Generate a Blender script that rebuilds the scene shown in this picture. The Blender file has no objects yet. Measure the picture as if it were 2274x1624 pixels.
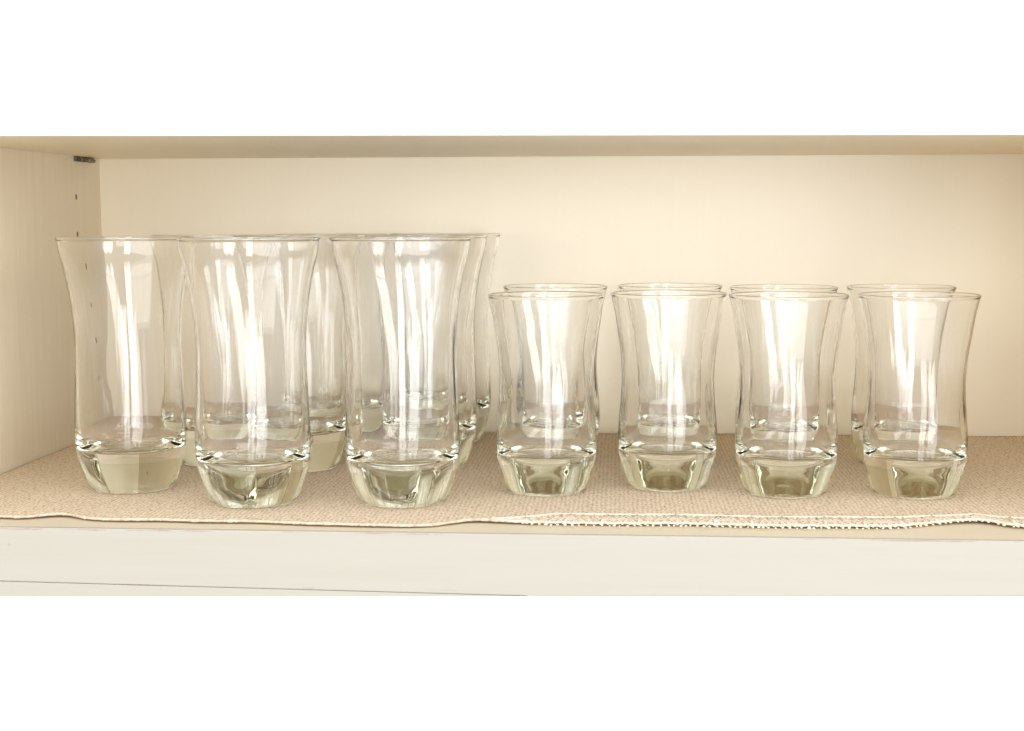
import bpy, bmesh, math, random
from mathutils import Vector, Matrix
random.seed(7)
S = 0.01            # the scene is laid out in centimetres, built in metres
sc = bpy.context.scene

# ------------------------------------------------------------------ camera
CAM = dict(x=44.2121, y=-122.8006, z=17.984, yaw=-0.0727, pitch=0.1102, roll=-0.0021)
def cam_axes(yaw, pitch, roll):
    fwd = Vector((math.sin(yaw), math.cos(yaw), 0)); right = Vector((math.cos(yaw), -math.sin(yaw), 0)); up = Vector((0, 0, 1))
    f = fwd*math.cos(pitch) - up*math.sin(pitch); u = up*math.cos(pitch) + fwd*math.sin(pitch)
    return right*math.cos(roll) + u*math.sin(roll), f, u*math.cos(roll) - right*math.sin(roll)
cd = bpy.data.cameras.new('camera'); cam = bpy.data.objects.new('camera', cd); sc.collection.objects.link(cam)
r_, f_, u_ = cam_axes(CAM['yaw'], CAM['pitch'], CAM['roll'])
m = Matrix(((r_.x, u_.x, -f_.x, CAM['x']*S), (r_.y, u_.y, -f_.y, CAM['y']*S), (r_.z, u_.z, -f_.z, CAM['z']*S), (0, 0, 0, 1)))
cam.matrix_world = m
cd.sensor_width = 36; cd.lens = 36*3236.7/2274; cd.shift_y = (849.57-812)/2274
cd.clip_start = 0.01; cd.clip_end = 100
sc.camera = cam

# ------------------------------------------------------------------ light
w = bpy.data.worlds.new('World'); sc.world = w; w.use_nodes = True
nt = w.node_tree; nt.nodes.clear()
tc = nt.nodes.new('ShaderNodeTexCoord'); sx = nt.nodes.new('ShaderNodeSeparateXYZ'); mr = nt.nodes.new('ShaderNodeMapRange')
mx = nt.nodes.new('ShaderNodeMix'); mx.data_type = 'RGBA'
bg = nt.nodes.new('ShaderNodeBackground'); out = nt.nodes.new('ShaderNodeOutputWorld')
nt.links.new(tc.outputs['Generated'], sx.inputs[0]); nt.links.new(sx.outputs['Y'], mr.inputs['Value'])
mr.inputs['From Min'].default_value = 0.1; mr.inputs['From Max'].default_value = 0.55
nt.links.new(mr.outputs[0], mx.inputs[0])
mx.inputs[6].default_value = (0.66, 0.645, 0.62, 1)      # the room behind the camera
mx.inputs[7].default_value = (1.05, 1.05, 1.05, 1)       # the white beyond the cabinet
up = nt.nodes.new('ShaderNodeMapRange'); nt.links.new(sx.outputs['Z'], up.inputs['Value'])
up.inputs['From Min'].default_value = 0.15; up.inputs['From Max'].default_value = 0.8
ce = nt.nodes.new('ShaderNodeMix'); ce.data_type = 'RGBA'; nt.links.new(up.outputs[0], ce.inputs[0])
ce.inputs[6].default_value = (0.66, 0.645, 0.62, 1); ce.inputs[7].default_value = (1.15, 1.13, 1.10, 1)   # the lit ceiling
nt.links.new(ce.outputs[2], mx.inputs[6])
nt.links.new(mx.outputs[2], bg.inputs[0]); bg.inputs[1].default_value = 1.0
nt.links.new(bg.outputs[0], out.inputs[0])

def window_light(name, bearing, dist, width, z0, z1, radiance, col=(0.965, 0.985, 1.0), panes=2, base=(44, -25)):
    """a tall window as upright panes of light with a mullion between them, facing the cabinet"""
    a = math.radians(bearing)
    c = Vector((base[0]*S + dist*math.sin(a), base[1]*S - dist*math.cos(a), 0))
    to = Vector((-math.sin(a), math.cos(a), 0)); side = Vector((math.cos(a), math.sin(a), 0))
    gap = 0.05; pw = (width - gap*(panes-1))/panes
    for i in range(panes):
        ld = bpy.data.lights.new(name, 'AREA'); ld.shape = 'RECTANGLE'; ld.size = pw; ld.size_y = z1-z0
        ld.energy = radiance*math.pi*pw*(z1-z0); ld.color = col
        o = bpy.data.objects.new(name, ld); sc.collection.objects.link(o)
        p = c + side*(-width/2 + pw/2 + i*(pw+gap)); p.z = (z0+z1)/2
        o.matrix_world = Matrix.Translation(p) @ to.to_track_quat('-Z', 'Z').to_matrix().to_4x4()
window_light('window_light', 37, 3.2, 1.05, -0.9, 1.8, 4.8)
window_light('window_light', 8, 3.4, 0.70, -0.9, 1.8, 4.2)
# the photographer's soft lamp just above the camera
ld = bpy.data.lights.new('soft_lamp', 'AREA'); ld.shape = 'RECTANGLE'; ld.size = 1.7; ld.size_y = 0.75
ld.energy = 2.25*math.pi*1.7*0.75; ld.color = (1.0, 0.995, 0.985)
lo = bpy.data.objects.new('soft_lamp', ld); sc.collection.objects.link(lo)
lp0 = Vector((-0.10, -1.78, 0.46)); lo.matrix_world = Matrix.Translation(lp0) @ (Vector((0.44, 0, 0.12))-lp0).to_track_quat('-Z', 'Y').to_matrix().to_4x4()

sc.view_settings.view_transform = 'Standard'; sc.view_settings.look = 'None'
sc.view_settings.exposure = 0.40; sc.view_settings.gamma = 1.0; sc.view_settings.use_curve_mapping = False
cy = sc.cycles
cy.max_bounces = 40; cy.transmission_bounces = 36; cy.glossy_bounces = 12; cy.diffuse_bounces = 6; cy.transparent_max_bounces = 24
cy.caustics_reflective = True; cy.caustics_refractive = True; cy.blur_glossy = 0.3
cy.sample_clamp_indirect = 12.0; cy.use_adaptive_sampling = False
cy.use_denoising = True
try: cy.denoiser = 'OPENIMAGEDENOISE'; cy.denoising_input_passes = 'RGB_ALBEDO_NORMAL'
except Exception: pass

# ------------------------------------------------------------------ materials
def mat(name):
    m = bpy.data.materials.new(name); m.use_nodes = True
    return m, m.node_tree, m.node_tree.nodes['Principled BSDF']
def node(nt, t, **k):
    n = nt.nodes.new(t)
    for a, b in k.items(): setattr(n, a, b)
    return n
def coords(nt, scale):
    t = node(nt, 'ShaderNodeTexCoord'); mp = node(nt, 'ShaderNodeMapping'); mp.inputs['Scale'].default_value = scale
    nt.links.new(t.outputs['Object'], mp.inputs[0]); return mp.outputs[0]
def ramp(nt, src, stops):
    r = node(nt, 'ShaderNodeValToRGB'); nt.links.new(src, r.inputs[0])
    e = r.color_ramp.elements
    while len(e) < len(stops): e.new(0.5)
    for x, (p, c) in zip(e, stops): x.position = p; x.color = (*c, 1) if len(c) == 3 else c
    return r.outputs[0]
def noise(nt, vec, scale, detail=4, rough=0.55):
    n = node(nt, 'ShaderNodeTexNoise'); n.inputs['Scale'].default_value = scale; n.inputs['Detail'].default_value = detail
    n.inputs['Roughness'].default_value = rough; nt.links.new(vec, n.inputs['Vector']); return n.outputs['Fac']
def mixc(nt, fac, a, b, blend='MIX'):
    m = node(nt, 'ShaderNodeMix', data_type='RGBA', blend_type=blend)
    for i, v in ((0, fac), (6, a), (7, b)):
        if hasattr(v, 'links') or isinstance(v, bpy.types.NodeSocket): nt.links.new(v, m.inputs[i])
        else: m.inputs[i].default_value = v if i == 0 else (*v, 1)
    return m.outputs[2]
def bump(nt, bs, h, strength, dist):
    b = node(nt, 'ShaderNodeBump'); b.inputs['Strength'].default_value = strength; b.inputs['Distance'].default_value = dist
    nt.links.new(h, b.inputs['Height']); nt.links.new(b.outputs[0], bs.inputs['Normal'])

def paint(name, base, streak, grain=(60, 60, 2.5), rough=0.42, amount=0.35, wear=False):
    """brushed cream furniture paint: faint streaks of glaze along the grain, a few specks"""
    m, nt, bs = mat(name)
    v = coords(nt, grain); g = noise(nt, v, 3.0, 6, 0.65)
    g2 = ramp(nt, g, [(0.42, (0, 0, 0)), (0.72, (1, 1, 1))])
    big = noise(nt, coords(nt, (1, 1, 1)), 7.0, 3)
    f = node(nt, 'ShaderNodeMath', operation='MULTIPLY'); nt.links.new(g2, f.inputs[0]); nt.links.new(big, f.inputs[1])
    f2 = node(nt, 'ShaderNodeMath', operation='MULTIPLY'); nt.links.new(f.outputs[0], f2.inputs[0]); f2.inputs[1].default_value = amount
    c = mixc(nt, f2.outputs[0], base, streak)
    vor = node(nt, 'ShaderNodeTexVoronoi'); vor.inputs['Scale'].default_value = 14; nt.links.new(coords(nt, (1, 1, 1)), vor.inputs['Vector'])
    sp = ramp(nt, vor.outputs['Distance'], [(0.010, (1, 1, 1)), (0.018, (0, 0, 0))])
    c = mixc(nt, sp, c, (0.30, 0.22, 0.15))
    if wear:
        # chipped arris: thin ragged patches of dark undercoat along the top front edge (z close to the board's top)
        t = node(nt, 'ShaderNodeTexCoord'); s = node(nt, 'ShaderNodeSeparateXYZ'); nt.links.new(t.outputs['Object'], s.inputs[0])
        n1 = noise(nt, coords(nt, (10, 10, 90)), 2.2, 8, 0.72)
        for z0, half, th in wear:
            d = node(nt, 'ShaderNodeMath', operation='SUBTRACT'); nt.links.new(s.outputs['Z'], d.inputs[0]); d.inputs[1].default_value = z0
            a = node(nt, 'ShaderNodeMath', operation='ABSOLUTE'); nt.links.new(d.outputs[0], a.inputs[0])
            q = node(nt, 'ShaderNodeMapRange'); nt.links.new(a.outputs[0], q.inputs[0]); q.inputs[1].default_value = 0; q.inputs[2].default_value = half
            q.inputs[3].default_value = 0.0; q.inputs[4].default_value = -0.35
            ad = node(nt, 'ShaderNodeMath', operation='ADD'); nt.links.new(n1, ad.inputs[0]); nt.links.new(q.outputs[0], ad.inputs[1])
            wv = ramp(nt, ad.outputs[0], [(th, (0, 0, 0)), (th+0.025, (1, 1, 1))])
            c = mixc(nt, wv, c, (0.36, 0.27, 0.23))
    nt.links.new(c, bs.inputs['Base Color'])
    bs.inputs['Roughness'].default_value = rough
    bs.inputs['Specular IOR Level'].default_value = 0.4
    bump(nt, bs, g, 0.10, 0.0006)
    return m
M_BACK = paint('cream_paint_back', (0.86, 0.78, 0.615), (0.80, 0.705, 0.54), (60, 60, 2.5), 0.36, 0.22)
M_BACK.node_tree.nodes['Principled BSDF'].inputs['Specular IOR Level'].default_value = 1.0
M_SIDE = paint('cream_paint_side', (0.85, 0.755, 0.58), (0.64, 0.575, 0.45), (60, 60, 2.5), 0.45, 0.45)
M_SHELF = paint('cream_paint_shelf', (0.95, 0.835, 0.615), (0.86, 0.735, 0.52), (2.5, 60, 60), 0.38)
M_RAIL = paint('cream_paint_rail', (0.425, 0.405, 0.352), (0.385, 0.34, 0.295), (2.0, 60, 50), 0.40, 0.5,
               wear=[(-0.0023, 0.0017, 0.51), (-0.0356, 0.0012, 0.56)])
M_LIP = paint('cream_paint_worn', (0.66, 0.585, 0.44), (0.56, 0.48, 0.35), (2.5, 60, 60), 0.45)
M_WHITE = paint('white_paint', (0.90, 0.90, 0.89), (0.86, 0.86, 0.85), (2.0, 60, 50), 0.4)
m_, nt_, b_ = mat('raw_wood'); b_.inputs['Base Color'].default_value = (0.42, 0.32, 0.23, 1); b_.inputs['Roughness'].default_value = 0.8; M_WOOD = m_
m_, nt_, b_ = mat('aged_brass'); M_BRASS = m_
nn = noise(nt_, coords(nt_, (1, 1, 1)), 260, 4); nt_.links.new(ramp(nt_, nn, [(0.35, (0.07, 0.055, 0.035)), (0.62, (0.25, 0.21, 0.13)), (0.7, (0.5, 0.45, 0.34))]), b_.inputs['Base Color'])
b_.inputs['Roughness'].default_value = 0.55; b_.inputs['Metallic'].default_value = 0.3

# clear soda-lime glass; absorption gives thick parts their grey-green tone
m_, nt_, b_ = mat('clear_glass'); M_GLASS = m_
nt_.nodes.remove(b_)
g = node(nt_, 'ShaderNodeBsdfGlass'); g.inputs['IOR'].default_value = 1.50; g.inputs['Roughness'].default_value = 0.0; g.inputs['Color'].default_value = (0.999, 0.9995, 0.999, 1)
nt_.links.new(g.outputs[0], nt_.nodes['Material Output'].inputs['Surface'])
m_, nt_, b_ = mat('thick_glass'); M_THICK = m_
nt_.nodes.remove(b_)
g = node(nt_, 'ShaderNodeBsdfGlass'); g.inputs['IOR'].default_value = 1.50; g.inputs['Roughness'].default_value = 0.0; g.inputs['Color'].default_value = (0.905, 0.91, 0.845, 1)
nt_.links.new(g.outputs[0], nt_.nodes['Material Output'].inputs['Surface'])

# woven runner
m_, nt_, bs = mat('woven_beige_cotton'); M_CLOTH = m_
v1 = coords(nt_, (1, 1, 1))
nz = node(nt_, 'ShaderNodeTexNoise'); nz.inputs['Scale'].default_value = 170; nz.inputs['Detail'].default_value = 3; nt_.links.new(v1, nz.inputs['Vector'])
off = node(nt_, 'ShaderNodeVectorMath', operation='MULTIPLY_ADD'); nt_.links.new(nz.outputs['Color'], off.inputs[0]); off.inputs[1].default_value = (0.0055, 0.0040, 0); nt_.links.new(v1, off.inputs[2])
def bands(axis, period, vec):
    wv = node(nt_, 'ShaderNodeTexWave', wave_type='BANDS', bands_direction=axis); wv.inputs['Scale'].default_value = 2*math.pi/period/20
    wv.inputs['Distortion'].default_value = 0; nt_.links.new(vec, wv.inputs['Vector']); return wv.outputs['Fac']
wa = bands('X', 0.0029, off.outputs[0]); wb = bands('Y', 0.0038, off.outputs[0])
mu = node(nt_, 'ShaderNodeMath', operation='MULTIPLY'); nt_.links.new(wa, mu.inputs[0]); nt_.links.new(wb, mu.inputs[1])
slub = noise(nt_, coords(nt_, (110, 190, 1)), 2.4, 5, 0.65)
ad = node(nt_, 'ShaderNodeMath', operation='MULTIPLY_ADD'); nt_.links.new(slub, ad.inputs[0]); ad.inputs[1].default_value = 1.45; mh = node(nt_, 'ShaderNodeMath', operation='MULTIPLY'); nt_.links.new(mu.outputs[0], mh.inputs[0]); mh.inputs[1].default_value = 0.7; nt_.links.new(mh.outputs[0], ad.inputs[2])
col = ramp(nt_, ad.outputs[0], [(0.46, (0.32, 0.20, 0.11)), (0.74, (0.66, 0.52, 0.365)), (1.0, (0.86, 0.73, 0.56))])
nt_.links.new(col, bs.inputs['Base Color']); bs.inputs['Roughness'].default_value = 0.9; bs.inputs['Specular IOR Level'].default_value = 0.15
bump(nt_, bs, ad.outputs[0], 0.9, 0.0008)
m_, nt_, bs = mat('pale_cotton_lace'); M_LACE = m_
nn = noise(nt_, coords(nt_, (1, 1, 1)), 300, 3); nt_.links.new(ramp(nt_, nn, [(0.3, (0.74, 0.62, 0.49)), (0.7, (0.86, 0.77, 0.66))]), bs.inputs['Base Color'])
bs.inputs['Roughness'].default_value = 0.85; bs.inputs['Specular IOR Level'].default_value = 0.2
bump(nt_, bs, nn, 0.4, 0.0003)

m_, nt_, bs = mat('rolled_cotton_hem'); M_HEM = m_
nn = noise(nt_, coords(nt_, (1, 1, 1)), 420, 4, 0.7); nt_.links.new(ramp(nt_, nn, [(0.35, (0.50, 0.38, 0.27)), (0.65, (0.78, 0.66, 0.53))]), bs.inputs['Base Color'])
bs.inputs['Roughness'].default_value = 0.9; bs.inputs['Specular IOR Level'].default_value = 0.15; bump(nt_, bs, nn, 0.8, 0.0005)

# ------------------------------------------------------------------ helpers
def link(o, parent=None):
    sc.collection.objects.link(o)
    if parent: o.parent = parent
    return o
def mesh_obj(name, bm, material, parent=None, smooth=False):
    me = bpy.data.meshes.new(name); bm.to_mesh(me); bm.free(); me.materials.append(material)
    if smooth:
        for p in me.polygons: p.use_smooth = True
    return link(bpy.data.objects.new(name, me), parent)
def tag(o, label=None, cat=None, group=None, kind=None):
    for k, v in (('label', label), ('category', cat), ('group', group), ('kind', kind)):
        if v: o[k] = v
    return o
def empty(name, loc):
    o = bpy.data.objects.new(name, None); o.empty_display_size = 0.02; o.location = Vector(loc)*S; return link(o)
def box(bm, x0, x1, y0, y1, z0, z1, bevel=0.0):
    r = bmesh.ops.create_cube(bm, size=1, matrix=Matrix.Translation(((x0+x1)/2*S, (y0+y1)/2*S, (z0+z1)/2*S)) @ Matrix.Diagonal(((x1-x0)*S, (y1-y0)*S, (z1-z0)*S, 1)))
    if bevel:
        es = {e for v in r['verts'] for e in v.link_edges}
        bmesh.ops.bevel(bm, geom=list(es), offset=bevel*S, segments=3, profile=0.5, affect='EDGES')
def prism(bm, pts, y0, y1, bevel=0.0):
    """polygon in x,z pushed from y0 (front) to y1"""
    a = [bm.verts.new((x*S, y0*S, z*S)) for x, z in pts]; b = [bm.verts.new((x*S, y1*S, z*S)) for x, z in pts]
    bm.faces.new(a); bm.faces.new(b[::-1]); n = len(pts)
    for i in range(n): bm.faces.new((a[i], b[i], b[(i+1) % n], a[(i+1) % n]))
    bmesh.ops.recalc_face_normals(bm, faces=bm.faces[:])
    if bevel:
        es = [e for e in bm.edges if all(v in a for v in e.verts)]
        bmesh.ops.bevel(bm, geom=es, offset=bevel*S, segments=3, profile=0.5, affect='EDGES')
def tube(bm, pts, r, sides=5, closed=False):
    rings = []
    n = len(pts)
    for i, p in enumerate(pts):
        p = Vector(p)*S; d = (Vector(pts[min(i+1, n-1)]) - Vector(pts[max(i-1, 0)])).normalized()
        s = d.cross(Vector((0, 0, 1)));
        if s.length < 1e-6: s = Vector((1, 0, 0))
        s.normalize(); t = s.cross(d); rr = (r[i] if isinstance(r, (list, tuple)) else r)*S
        rings.append([bm.verts.new(p + (s*math.cos(2*math.pi*k/sides) + t*math.sin(2*math.pi*k/sides))*rr) for k in range(sides)])
    for a, b in zip(rings, rings[1:]):
        for k in range(sides): bm.faces.new((a[k], a[(k+1) % sides], b[(k+1) % sides], b[k]))
    bm.faces.new(rings[0][::-1]); bm.faces.new(rings[-1])

# ------------------------------------------------------------------ cabinet
H = 23.33; FR = -39.53; XR = 79.0; T = 0.16      # T: cloth thickness; the cloth's top is z = 0
cab = tag(empty('cabinet', (46, -20, -T)), 'cream painted open cabinet with chipped front rail holding the rows of clear glasses', 'cabinet')
def cabpart(name, bm, material, parent=None, smooth=False):
    o = mesh_obj(name, bm, material, parent or cab, smooth)
    if parent is None: o.matrix_parent_inverse = Matrix.Translation(-cab.location)
    return o
bm = bmesh.new(); box(bm, -1.8, XR+1.8, 0, 0.9, -1.9, H+1.79); cabpart('back_panel', bm, M_BACK)
# side panels; the left one is bored with a row of shelf-pin holes
HOLES = [(-5.6, 20.03-3.06*i) for i in range(6)]
def side_panel(x0, x1, holes):
    bm = bmesh.new(); box(bm, x0, x1, FR, -0.003, -1.9, H+1.8)
    me = bpy.data.meshes.new('side_panel'); bm.to_mesh(me); bm.free(); me.materials.append(M_SIDE)
    o = link(bpy.data.objects.new('side_panel', me))
    if holes:
        cb = bmesh.new()
        for y, z in holes:
            bmesh.ops.create_cone(cb, cap_ends=True, segments=28, radius1=0.25*S, radius2=0.25*S, depth=1.6*S,
                                  matrix=Matrix.Translation((0, y*S, z*S)) @ Matrix.Rotation(math.pi/2, 4, 'Y'))
        cm = bpy.data.meshes.new('cut'); cb.to_mesh(cm); cb.free(); co = link(bpy.data.objects.new('cut', cm))
        md = o.modifiers.new('holes', 'BOOLEAN'); md.operation = 'DIFFERENCE'; md.solver = 'EXACT'; md.object = co
        dg = bpy.context.evaluated_depsgraph_get(); nm = bpy.data.meshes.new_from_object(o.evaluated_get(dg))
        o.modifiers.clear(); o.data = nm; bpy.data.objects.remove(co)
    o.parent = cab; o.matrix_parent_inverse = Matrix.Translation(-cab.location)
    return o
sl = side_panel(-1.8, 0.0, HOLES)
for y, z in HOLES:
    bm = bmesh.new()
    ra = [[bm.verts.new((xx*S, (y+rr*math.cos(k*math.pi/12))*S, (z+rr*math.sin(k*math.pi/12))*S)) for k in range(24)] for xx, rr in ((-0.02, 0.247), (-1.1, 0.247), (-1.1, 0.235), (-0.02, 0.235))]
    for a, b in zip(ra, ra[1:] + ra[:1]):
        for k in range(24): bm.faces.new((a[k], a[(k+1) % 24], b[(k+1) % 24], b[k]))
    bm.faces.new([bm.verts.new(v.co + Vector((0.02*S, 0, 0))) for v in ra[2]])
    mesh_obj('pin_hole', bm, M_WOOD, sl)
side_panel(XR, XR+1.8, [])
bm = bmesh.new(); box(bm, 0.003, XR-0.003, FR+0.36, -0.003, -1.9, -T-0.004); cabpart('bottom_shelf', bm, M_LIP)
# face board of the bottom shelf, eased top edge, tapered along its foot
def foot(x): return -4.40 + (x-7.24)*(1.02/60.2)
XA, XB = -1.8, XR+1.8
def groove(x): return -3.46 - (x-7.3)*0.0118
XK = 40.0
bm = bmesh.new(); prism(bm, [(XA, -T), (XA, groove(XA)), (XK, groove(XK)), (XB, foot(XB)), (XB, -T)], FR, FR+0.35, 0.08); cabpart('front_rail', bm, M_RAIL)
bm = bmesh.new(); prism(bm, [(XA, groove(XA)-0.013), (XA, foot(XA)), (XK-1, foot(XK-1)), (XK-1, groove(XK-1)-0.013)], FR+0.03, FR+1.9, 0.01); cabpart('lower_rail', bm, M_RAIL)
bm = bmesh.new(); bmesh.ops.create_uvsphere(bm, u_segments=12, v_segments=8, radius=0.07*S, matrix=Matrix.Translation((7.95*S, FR*S, -1.2*S)) @ Matrix.Diagonal((1, 0.3, 1, 1)))
cabpart('nail_head', bm, M_WOOD, None)

# upper adjustable shelf on its clip, a little skewed, pale front edge
ush = tag(empty('upper_shelf', (46, -16, H)), 'tan toned adjustable shelf board across the top above the glasses', 'shelf')
bm = bmesh.new()
pts = [(0.06, -33.8), (XR-0.06, -26.6), (XR-0.06, -0.05), (0.06, -0.05)]
def slab(bm, pts, z0, z1):
    a = [bm.verts.new((x*S, y*S, z0*S)) for x, y in pts]; b = [bm.verts.new((x*S, y*S, z1*S)) for x, y in pts]
    bm.faces.new(a[::-1]); bm.faces.new(b); n = len(pts)
    for i in range(n): bm.faces.new((a[i], a[(i+1) % n], b[(i+1) % n], b[i]))
    bmesh.ops.recalc_face_normals(bm, faces=bm.faces[:])
slab(bm, pts, H, H+1.75)
o = mesh_obj('board', bm, M_SHELF, ush); o.matrix_parent_inverse = Matrix.Translation(-ush.location)
bm = bmesh.new(); slab(bm, [(0.06, -34.0), (XR-0.06, -26.8), (XR-0.06, -26.603), (0.06, -33.803)], H+0.02, H+1.75)
o = mesh_obj('edge_band', bm, M_WHITE, ush); o.matrix_parent_inverse = Matrix.Translation(-ush.location)

clip = tag(empty('shelf_support', (0.4, -4.0, H-0.4)), 'small dark aged metal clip under the shelf in the left corner', 'shelf support')
bm = bmesh.new(); box(bm, 0.004, 0.30, -5.9, -2.1, H-0.13, H-0.006, 0.03); box(bm, 0.004, 0.20, -5.9, -2.1, H-0.42, H-0.128, 0.03)
o = mesh_obj('bracket', bm, M_BRASS, clip); o.matrix_parent_inverse = Matrix.Translation(-clip.location)
bm = bmesh.new()
bmesh.ops.create_cone(bm, cap_ends=True, segments=16, radius1=0.16*S, radius2=0.13*S, depth=3.4*S, matrix=Matrix.Translation((0.36*S, -4*S, (H-0.28)*S)) @ Matrix.Rotation(math.pi/2, 4, 'X'))
o = mesh_obj('pin', bm, M_BRASS, clip, True); o.matrix_parent_inverse = Matrix.Translation(-clip.location)

# ------------------------------------------------------------------ table runner
EDGE = [(0.2,-37.3),(6.42,-37.21),(7.87,-37.42),(8.88,-36.84),(9.76,-36.39),(10.65,-36.57),(11.89,-37.37),(13.13,-37.68),(14.89,-37.67),(16.88,-37.54),(19.02,-37.81),(22.44,-37.69),(23.78,-37.86),(25.89,-38.12),(27.52,-38.2),(29.14,-38.3),(31.57,-38.33),(33.13,-38.05),(34.63,-36.96),(35.37,-36.52),(36.5,-36.58),(37.45,-36.85),(38.64,-37.2),(39.99,-37.41),(42.01,-37.47),(44.68,-37.47),(48.01,-37.26),(51.31,-37.44),(53.09,-37.55),(57.04,-37.39),(60.31,-37.29),(61.74,-36.78),(63.22,-35.97),(64.64,-35.4),(66.0,-35.21),(66.56,-35.6),(67.06,-36.22),(68.05,-36.79),(72,-37.3),(79,-37.2)]
def lin(tab, x):
    if x <= tab[0][0]: return tab[0][1]
    for (a, p), (b, q) in zip(tab, tab[1:]):
        if x <= b: return p + (q-p)*(x-a)/(b-a)
    return tab[-1][1]
def edge(x): return (lin(EDGE, x-0.35) + lin(EDGE, x) + lin(EDGE, x+0.35))/3
def lift(x):          # where the edge is drawn back it rides up in a soft fold
    return max(0.0, min(0.5, (edge(x)+37.3)*0.05))
def lace_w(x):        # the lace shows only along the right part; elsewhere it is folded under
    return 0.45 + 2.7*min(1, max(0, (x-37.0)/3.5)) * (1 - 0.45*math.exp(-((x-64.8)/2.4)**2))
def hz(x, y):
    return -0.035*(0.5+0.5*math.sin(x*0.61+1.3*math.sin(y*0.33)))*(0.5+0.5*math.sin(y*0.47+x*0.19))
def cloth_z(x, y):
    e = edge(x); t = max(0.0, 1 - (y-e)/3.2)
    return hz(x, y) + lift(x)*t*t*(3-2*t)
cl = tag(empty('table_runner', (46, -20, -T)), 'beige woven cotton runner with a pale lace border, spread under the glasses', 'table runner')
NX, NY = 460, 90
bm = bmesh.new(); top = []
for j in range(NY+1):
    row = []
    for i in range(NX+1):
        x = 0.12 + (XR-0.24)*i/NX; e = edge(x) + lace_w(x)*0.22; yb = -0.15 - 0.15*math.sin(x*0.21)
        t = (j/NY)**1.5; y = e + (yb-e)*t
        z = cloth_z(x, y) + (0.14*max(0, 1-(yb-y)/0.8) if y > yb-0.8 else 0)
        row.append(bm.verts.new((x*S, y*S, z*S)))
    top.append(row)
for j in range(NY):
    for i in range(NX): bm.faces.new((top[j][i], top[j][i+1], top[j+1][i+1], top[j+1][i]))
ext = bmesh.ops.extrude_face_region(bm, geom=bm.faces[:])
for v in ext['geom']:
    if isinstance(v, bmesh.types.BMVert): v.co.z -= 0.07*S
bmesh.ops.recalc_face_normals(bm, faces=bm.faces[:])
o = mesh_obj('cloth', bm, M_CLOTH, cl, True); o.matrix_parent_inverse = Matrix.Translation(-cl.location)
# lace: corded borders, two rows of openings held by crossing threads, beads along the hem
bm = bmesh.new(); rnd = random.Random(3)
def lp(x, s, dz=0.0):                      # s = 0 at the free edge, 1 where the lace meets the cloth
    y = edge(x) + lace_w(x)*s
    return (x, y, cloth_z(x, y) + 0.03 + dz*0.5)
xs = [0.2 + 0.09*i for i in range(int((XR-0.6)/0.09))]
hx = [x for x in xs if x < 37.2]
hb = bmesh.new(); tube(hb, [lp(x, 0.10+0.05*math.sin(x*9)) for x in hx], [0.07+0.05*rnd.random() for _ in hx], 6)
xr = [x for x in xs if x > 36.6]
tube(bm, [lp(x, 0.94, 0.03) for x in xr], [0.08+0.03*rnd.random() for _ in xr], 6)
tube(bm, [lp(x, 0.18+0.03*math.sin(x*5.1), 0.02) for x in xr], [0.06+0.03*rnd.random() for _ in xr], 5)
x = 36.9; ph = 0
while x < XR-1.2:                           # two rows of open mesh, fanned out in groups as hand-worked lace is
    p = 0.40 + 0.10*rnd.random(); r = 0.05 + 0.02*rnd.random(); ph += 1
    sk = 0.30*math.sin(ph*0.9)
    tube(bm, [lp(x, 0.1), lp(x+p*0.5, 0.42), lp(x+sk, 0.52), lp(x+p*0.5+sk, 0.66), lp(x+p+sk, 0.94)], r, 5)
    tube(bm, [lp(x+p, 0.1), lp(x+p*0.5, 0.42), lp(x+p+sk, 0.52), lp(x+p*0.5+sk, 0.66), lp(x+sk, 0.94)], r, 5)
    if ph % 5 == 0: tube(bm, [lp(x+p*0.2, 0.1), lp(x+p*0.3, 0.5), lp(x+p*0.5+sk, 0.94)], 0.10, 5)
    x += p
x = 0.4
while x < XR-0.6:
    rr = 0.05 + 0.035*rnd.random() + (0.04 if rnd.random() < 0.08 else 0)
    q = Vector(lp(x, -0.01-0.06*rnd.random()))*S
    bmesh.ops.create_icosphere(bm if x > 37 else hb, subdivisions=1, radius=rr*S*(1 if x > 37 else 0.9), matrix=Matrix.Translation(q) @ Matrix.Diagonal((1.3, 1, 0.8, 1)))
    x += 0.26 + 0.22*rnd.random()
o = mesh_obj('hem', hb, M_HEM, cl, True); o.matrix_parent_inverse = Matrix.Translation(-cl.location)
o = mesh_obj('lace_trim', bm, M_LACE, cl, True); o.matrix_parent_inverse = Matrix.Translation(-cl.location)

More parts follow.
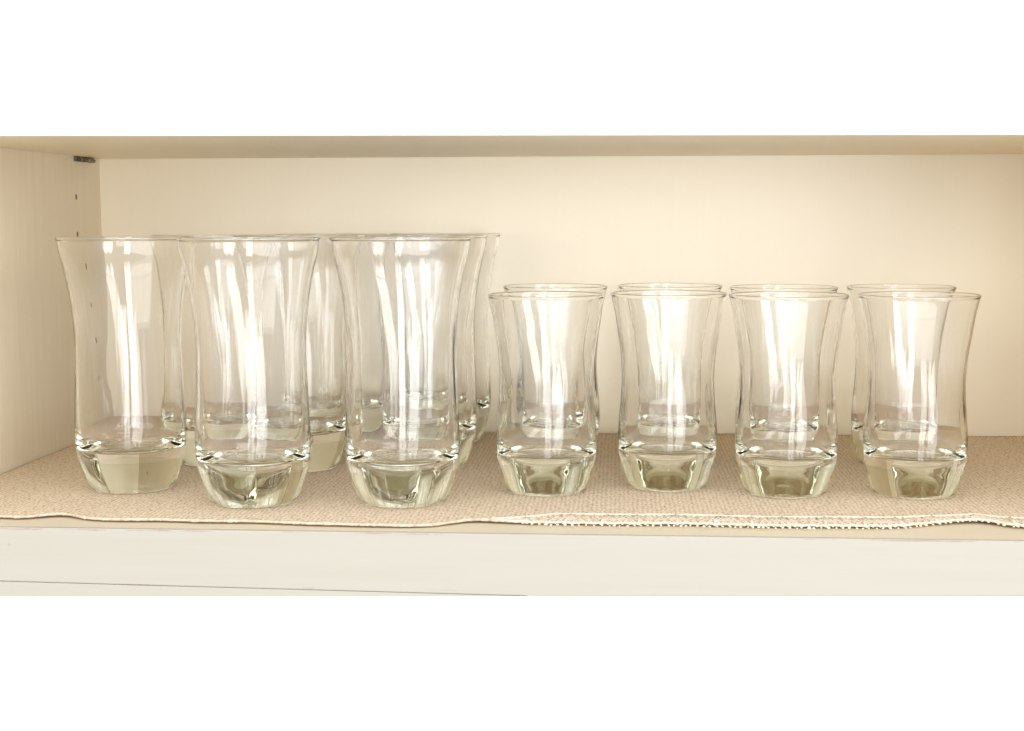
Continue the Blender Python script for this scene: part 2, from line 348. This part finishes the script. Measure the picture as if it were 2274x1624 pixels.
# ------------------------------------------------------------------ glasses
def spline(tab, n):
    """Catmull-Rom through (z, r) points, n samples per span"""
    P = [tab[0]] + list(tab) + [tab[-1]]; outp = []
    for i in range(1, len(P)-2):
        for k in range(n):
            t = k/n; a = []
            for c in (0, 1):
                p0, p1, p2, p3 = P[i-1][c], P[i][c], P[i+1][c], P[i+2][c]
                a.append(0.5*((2*p1) + (-p0+p2)*t + (2*p0-5*p1+4*p2-p3)*t*t + (-p0+3*p1-3*p2+p3)*t**3))
            outp.append((a[0], a[1]))
    outp.append(tuple(tab[-1])); return outp
TALL = dict(h=17.0,
    outer=[(0.25, 2.85), (0.65, 3.05), (1.35, 3.31), (2.2, 3.54), (2.85, 3.64), (3.7, 3.68), (4.9, 3.66), (7.1, 3.57), (9.3, 3.50), (10.6, 3.51), (11.6, 3.57), (12.7, 3.68), (13.8, 3.84), (14.9, 4.06), (15.9, 4.30), (16.78, 4.45)],
    foot=[(0.05, 0.0), (0.05, 1.9), (0.02, 2.25), (0.0, 2.5), (0.06, 2.68), (0.25, 2.85)],
    inner=[(16.84, 4.33), (15.9, 4.18), (14.9, 3.93), (13.8, 3.70), (12.7, 3.53), (11.6, 3.41), (10.6, 3.33), (9.3, 3.30), (7.1, 3.34), (5.3, 3.38), (4.2, 3.37), (3.5, 3.27), (3.05, 3.02), (2.82, 2.62), (2.73, 2.2), (2.70, 1.9), (2.69, 1.5), (2.69, 0.8), (2.70, 0.0)],
    flute=(4.2, 8.2, 13.6), amp=0.013, n=9)
SHORT = dict(h=13.19,
    outer=[(0.28, 2.74), (0.8, 2.92), (1.45, 3.11), (2.0, 3.25), (2.5, 3.33), (3.4, 3.36), (4.45, 3.31), (5.1, 3.26), (6.05, 3.18), (6.9, 3.13), (7.9, 3.13), (9.25, 3.22), (10.5, 3.40), (11.8, 3.60), (12.95, 3.85)],
    foot=[(0.05, 0.0), (0.05, 1.8), (0.02, 2.12), (0.0, 2.4), (0.07, 2.60), (0.28, 2.74)],
    inner=[(13.02, 3.72), (11.8, 3.46), (10.5, 3.25), (9.25, 3.055), (7.9, 2.945), (6.9, 2.92), (6.05, 2.94), (5.1, 2.98), (4.2, 3.03), (3.5, 3.02), (2.95, 2.88), (2.62, 2.60), (2.49, 2.25), (2.45, 1.9), (2.44, 1.5), (2.46, 0.8), (2.47, 0.0)],
    flute=(3.4, 6.3, 10.2), amp=0.015, n=9)
NSEG = 216
def glass_meshes(g, seed):
    rn = random.Random(seed); n = g['n']; h = g['h']
    ph = [rn.random()*6.28 for _ in range(6)]
    z0, zp, z1 = g['flute']
    def env(z):
        if z <= z0 or z >= z1: return 0.0
        t = (z-z0)/(zp-z0) if z < zp else (z1-z)/(z1-zp)
        return t*t*(3-2*t)
    def rin(r, z, a):
        e = env(z)
        wv = math.cos(n*a) + 0.22*math.sin((n+4)*a+ph[0]) + 0.07*math.cos(31*a+ph[5]) + 0.15*math.cos(3*a+ph[1])
        lowr = 0.004*math.sin(2*a+ph[2])+0.0006*math.sin(5*a+ph[3])
        return r*(1 + (lowr if r > 1.0 else 0)*min(1, max(0, (r-1.0)/1.5))*0.5) + e*g['amp']*wv
    def rout(r, z, a):
        e = env(z)
        return r + 0.008*e*math.cos(n*a+0.4) + 0.004*math.sin(3*a+ph[4])*(1 if r > 1 else 0)*min(1, z/3)
    # rim: rounded bead joining the outer and inner wall
    zo, ro = g['outer'][-1]; zi, ri = g['inner'][0]
    rim = [(zo, ro), (zo+0.05, ro+0.035), (h-0.055, ro+0.055), (h-0.01, ro+0.02), (h, (ro+ri)/2+0.02), (h-0.02, ri+0.02), (h-0.07, ri-0.01), (zi, ri)]
    # one continuous profile so that the pieces meet exactly; each vertex remembers which piece it bounds
    lo = [p for p in g['outer'] if p[0] <= 2.3]; hi = [p for p in g['outer'] if p[0] >= lo[-1][0]]
    full_o = spline(g['outer'], 9); cut = (len(lo)-1)*9
    foot = spline(g['foot'], 8)
    prof = [(z, r, 'o') for z, r in foot[:-1]] + [(z, r, 'o') for z, r in full_o]
    i_base = len(foot)-1 + cut
    i_rim0 = len(prof)-1
    prof += [(z, r, 'o' if k < 14 else 'i') for k, (z, r) in enumerate(spline(rim, 4)[1:])]
    i_rim1 = len(prof)-1
    prof += [(z, r, 'i') for z, r in spline(g['inner'], 11)[1:]]
    N = len(prof)
    def pos(i, k):
        z, r, s = prof[i]; a = 2*math.pi*k/NSEG
        if r < 1e-4: return Vector((0, 0, z*S))
        rr = rout(r, z, a) if s == 'o' else rin(r, z, a)
        return Vector((rr*math.cos(a)*S, rr*math.sin(a)*S, z*S))
    G = [[pos(i, k) for k in range(NSEG)] for i in range(N)]
    def normal(i, k):
        if prof[i][1] < 1e-4: return Vector((0, 0, -1 if i == 0 else 1))
        t = G[min(i+1, N-1)][k] - G[max(i-1, 0)][k]; s = G[i][(k+1) % NSEG] - G[i][(k-1) % NSEG]
        return s.cross(t).normalized()
    NR = [[normal(i, k) for k in range(NSEG)] for i in range(N)]
    def piece(name, ranges, material):
        verts, norms, faces, idx = [], [], [], {}
        def vid(i, k):
            k %= NSEG
            if prof[i][1] < 1e-4: k = 0
            if (i, k) not in idx: idx[(i, k)] = len(verts); verts.append(G[i][k]); norms.append(NR[i][k])
            return idx[(i, k)]
        for a, b in ranges:
            for i in range(a, b):
                for k in range(NSEG):
                    f = [vid(i, k), vid(i, k+1), vid(i+1, k+1), vid(i+1, k)]
                    f = [v for q, v in enumerate(f) if v not in f[:q]]
                    faces.append(f)
        me = bpy.data.meshes.new(name); me.from_pydata(verts, [], faces); me.materials.append(material)
        for p in me.polygons: p.use_smooth = True
        me.normals_split_custom_set_from_vertices(norms); me.update()
        return me
    return [piece('base', [(0, i_base)], M_THICK), piece('bowl', [(i_base, i_rim0), (i_rim1, N-1)], M_GLASS), piece('rim', [(i_rim0, i_rim1)], M_GLASS)]
def make_glass(name, g, seed):
    root = empty(name, (0, 0, 0))
    for nm, me in zip(('base', 'bowl', 'rim'), glass_meshes(g, seed)):
        link(bpy.data.objects.new(nm, me), root)
    return root
def copy_tree(o, parent=None):
    c = o.copy(); sc.collection.objects.link(c)
    if parent: c.parent = parent
    for ch in o.children: copy_tree(ch, c)
    return c
protos = {'tall': [make_glass('tall_tumbler', TALL, s) for s in (11, 5, 42, 8)], 'short': [make_glass('short_tumbler', SHORT, s) for s in (23, 3, 17, 31)]}
PL = [
 ('tall', 11.28, -26.92, 0.20, 'tall flared clear glass nearest the cabinet side wall with pin holes, front row'),
 ('tall', 20.80, -31.24, 0.95, 'tall flared clear glass in the front row, middle of the three foremost tall ones'),
 ('tall', 30.42, -30.57, 1.75, 'tall flared clear glass in the front row, next to the short glasses'),
 ('tall', 14.2, -16.0, 2.30, 'tall clear glass seen through the gap between the two leftmost front tall ones'),
 ('tall', 20.9, -18.1, 0.60, 'tall clear glass directly behind the middle front tall glass, second row'),
 ('tall', 30.23, -16.8, 1.35, 'tall clear glass directly behind the front tall glass beside the short ones, second row'),
 ('tall', 21.4, -7.6, 2.90, 'tall clear glass in the rearmost row, seen between the middle and third front glasses'),
 ('tall', 30.15, -4.3, 0.10, 'rearmost tall clear glass near the back panel, its rim farthest right of the tall ones'),
 ('short', 39.48, -26.28, 0.30, 'short flared clear glass in the front row, next to the tall glasses'),
 ('short', 47.61, -24.10, 1.20, 'short flared clear glass, second from the tall glasses in the front row, set slightly back'),
 ('short', 55.40, -25.98, 2.05, 'short flared clear glass, third from the tall glasses in the front row'),
 ('short', 63.84, -25.78, 2.75, 'short flared clear glass at the far right end of the front row'),
 ('short', 39.54, -13.8, 1.60, 'short clear glass behind, its rim peeking over the front short glass nearest the tall ones'),
 ('short', 48.10, -12.52, 0.05, 'short clear glass in the back row behind the second front short glass'),
 ('short', 56.29, -14.82, 0.80, 'short clear glass in the back row behind the third front short glass'),
 ('short', 64.90, -14.07, 2.45, 'short clear glass in the back row, offset left behind the rightmost front one'),
]
count = {'tall': 0, 'short': 0}
for kind, x, y, rot, label in PL:
    k = count[kind]; count[kind] += 1
    src = protos[kind][k % 4]
    o = src if k < 4 else copy_tree(src)
    o.location = (x*S, y*S, 0.002*S); o.rotation_euler = (0, 0, rot)
    tag(o, label, 'drinking glass', 'tall flared glasses' if kind == 'tall' else 'short flared glasses')
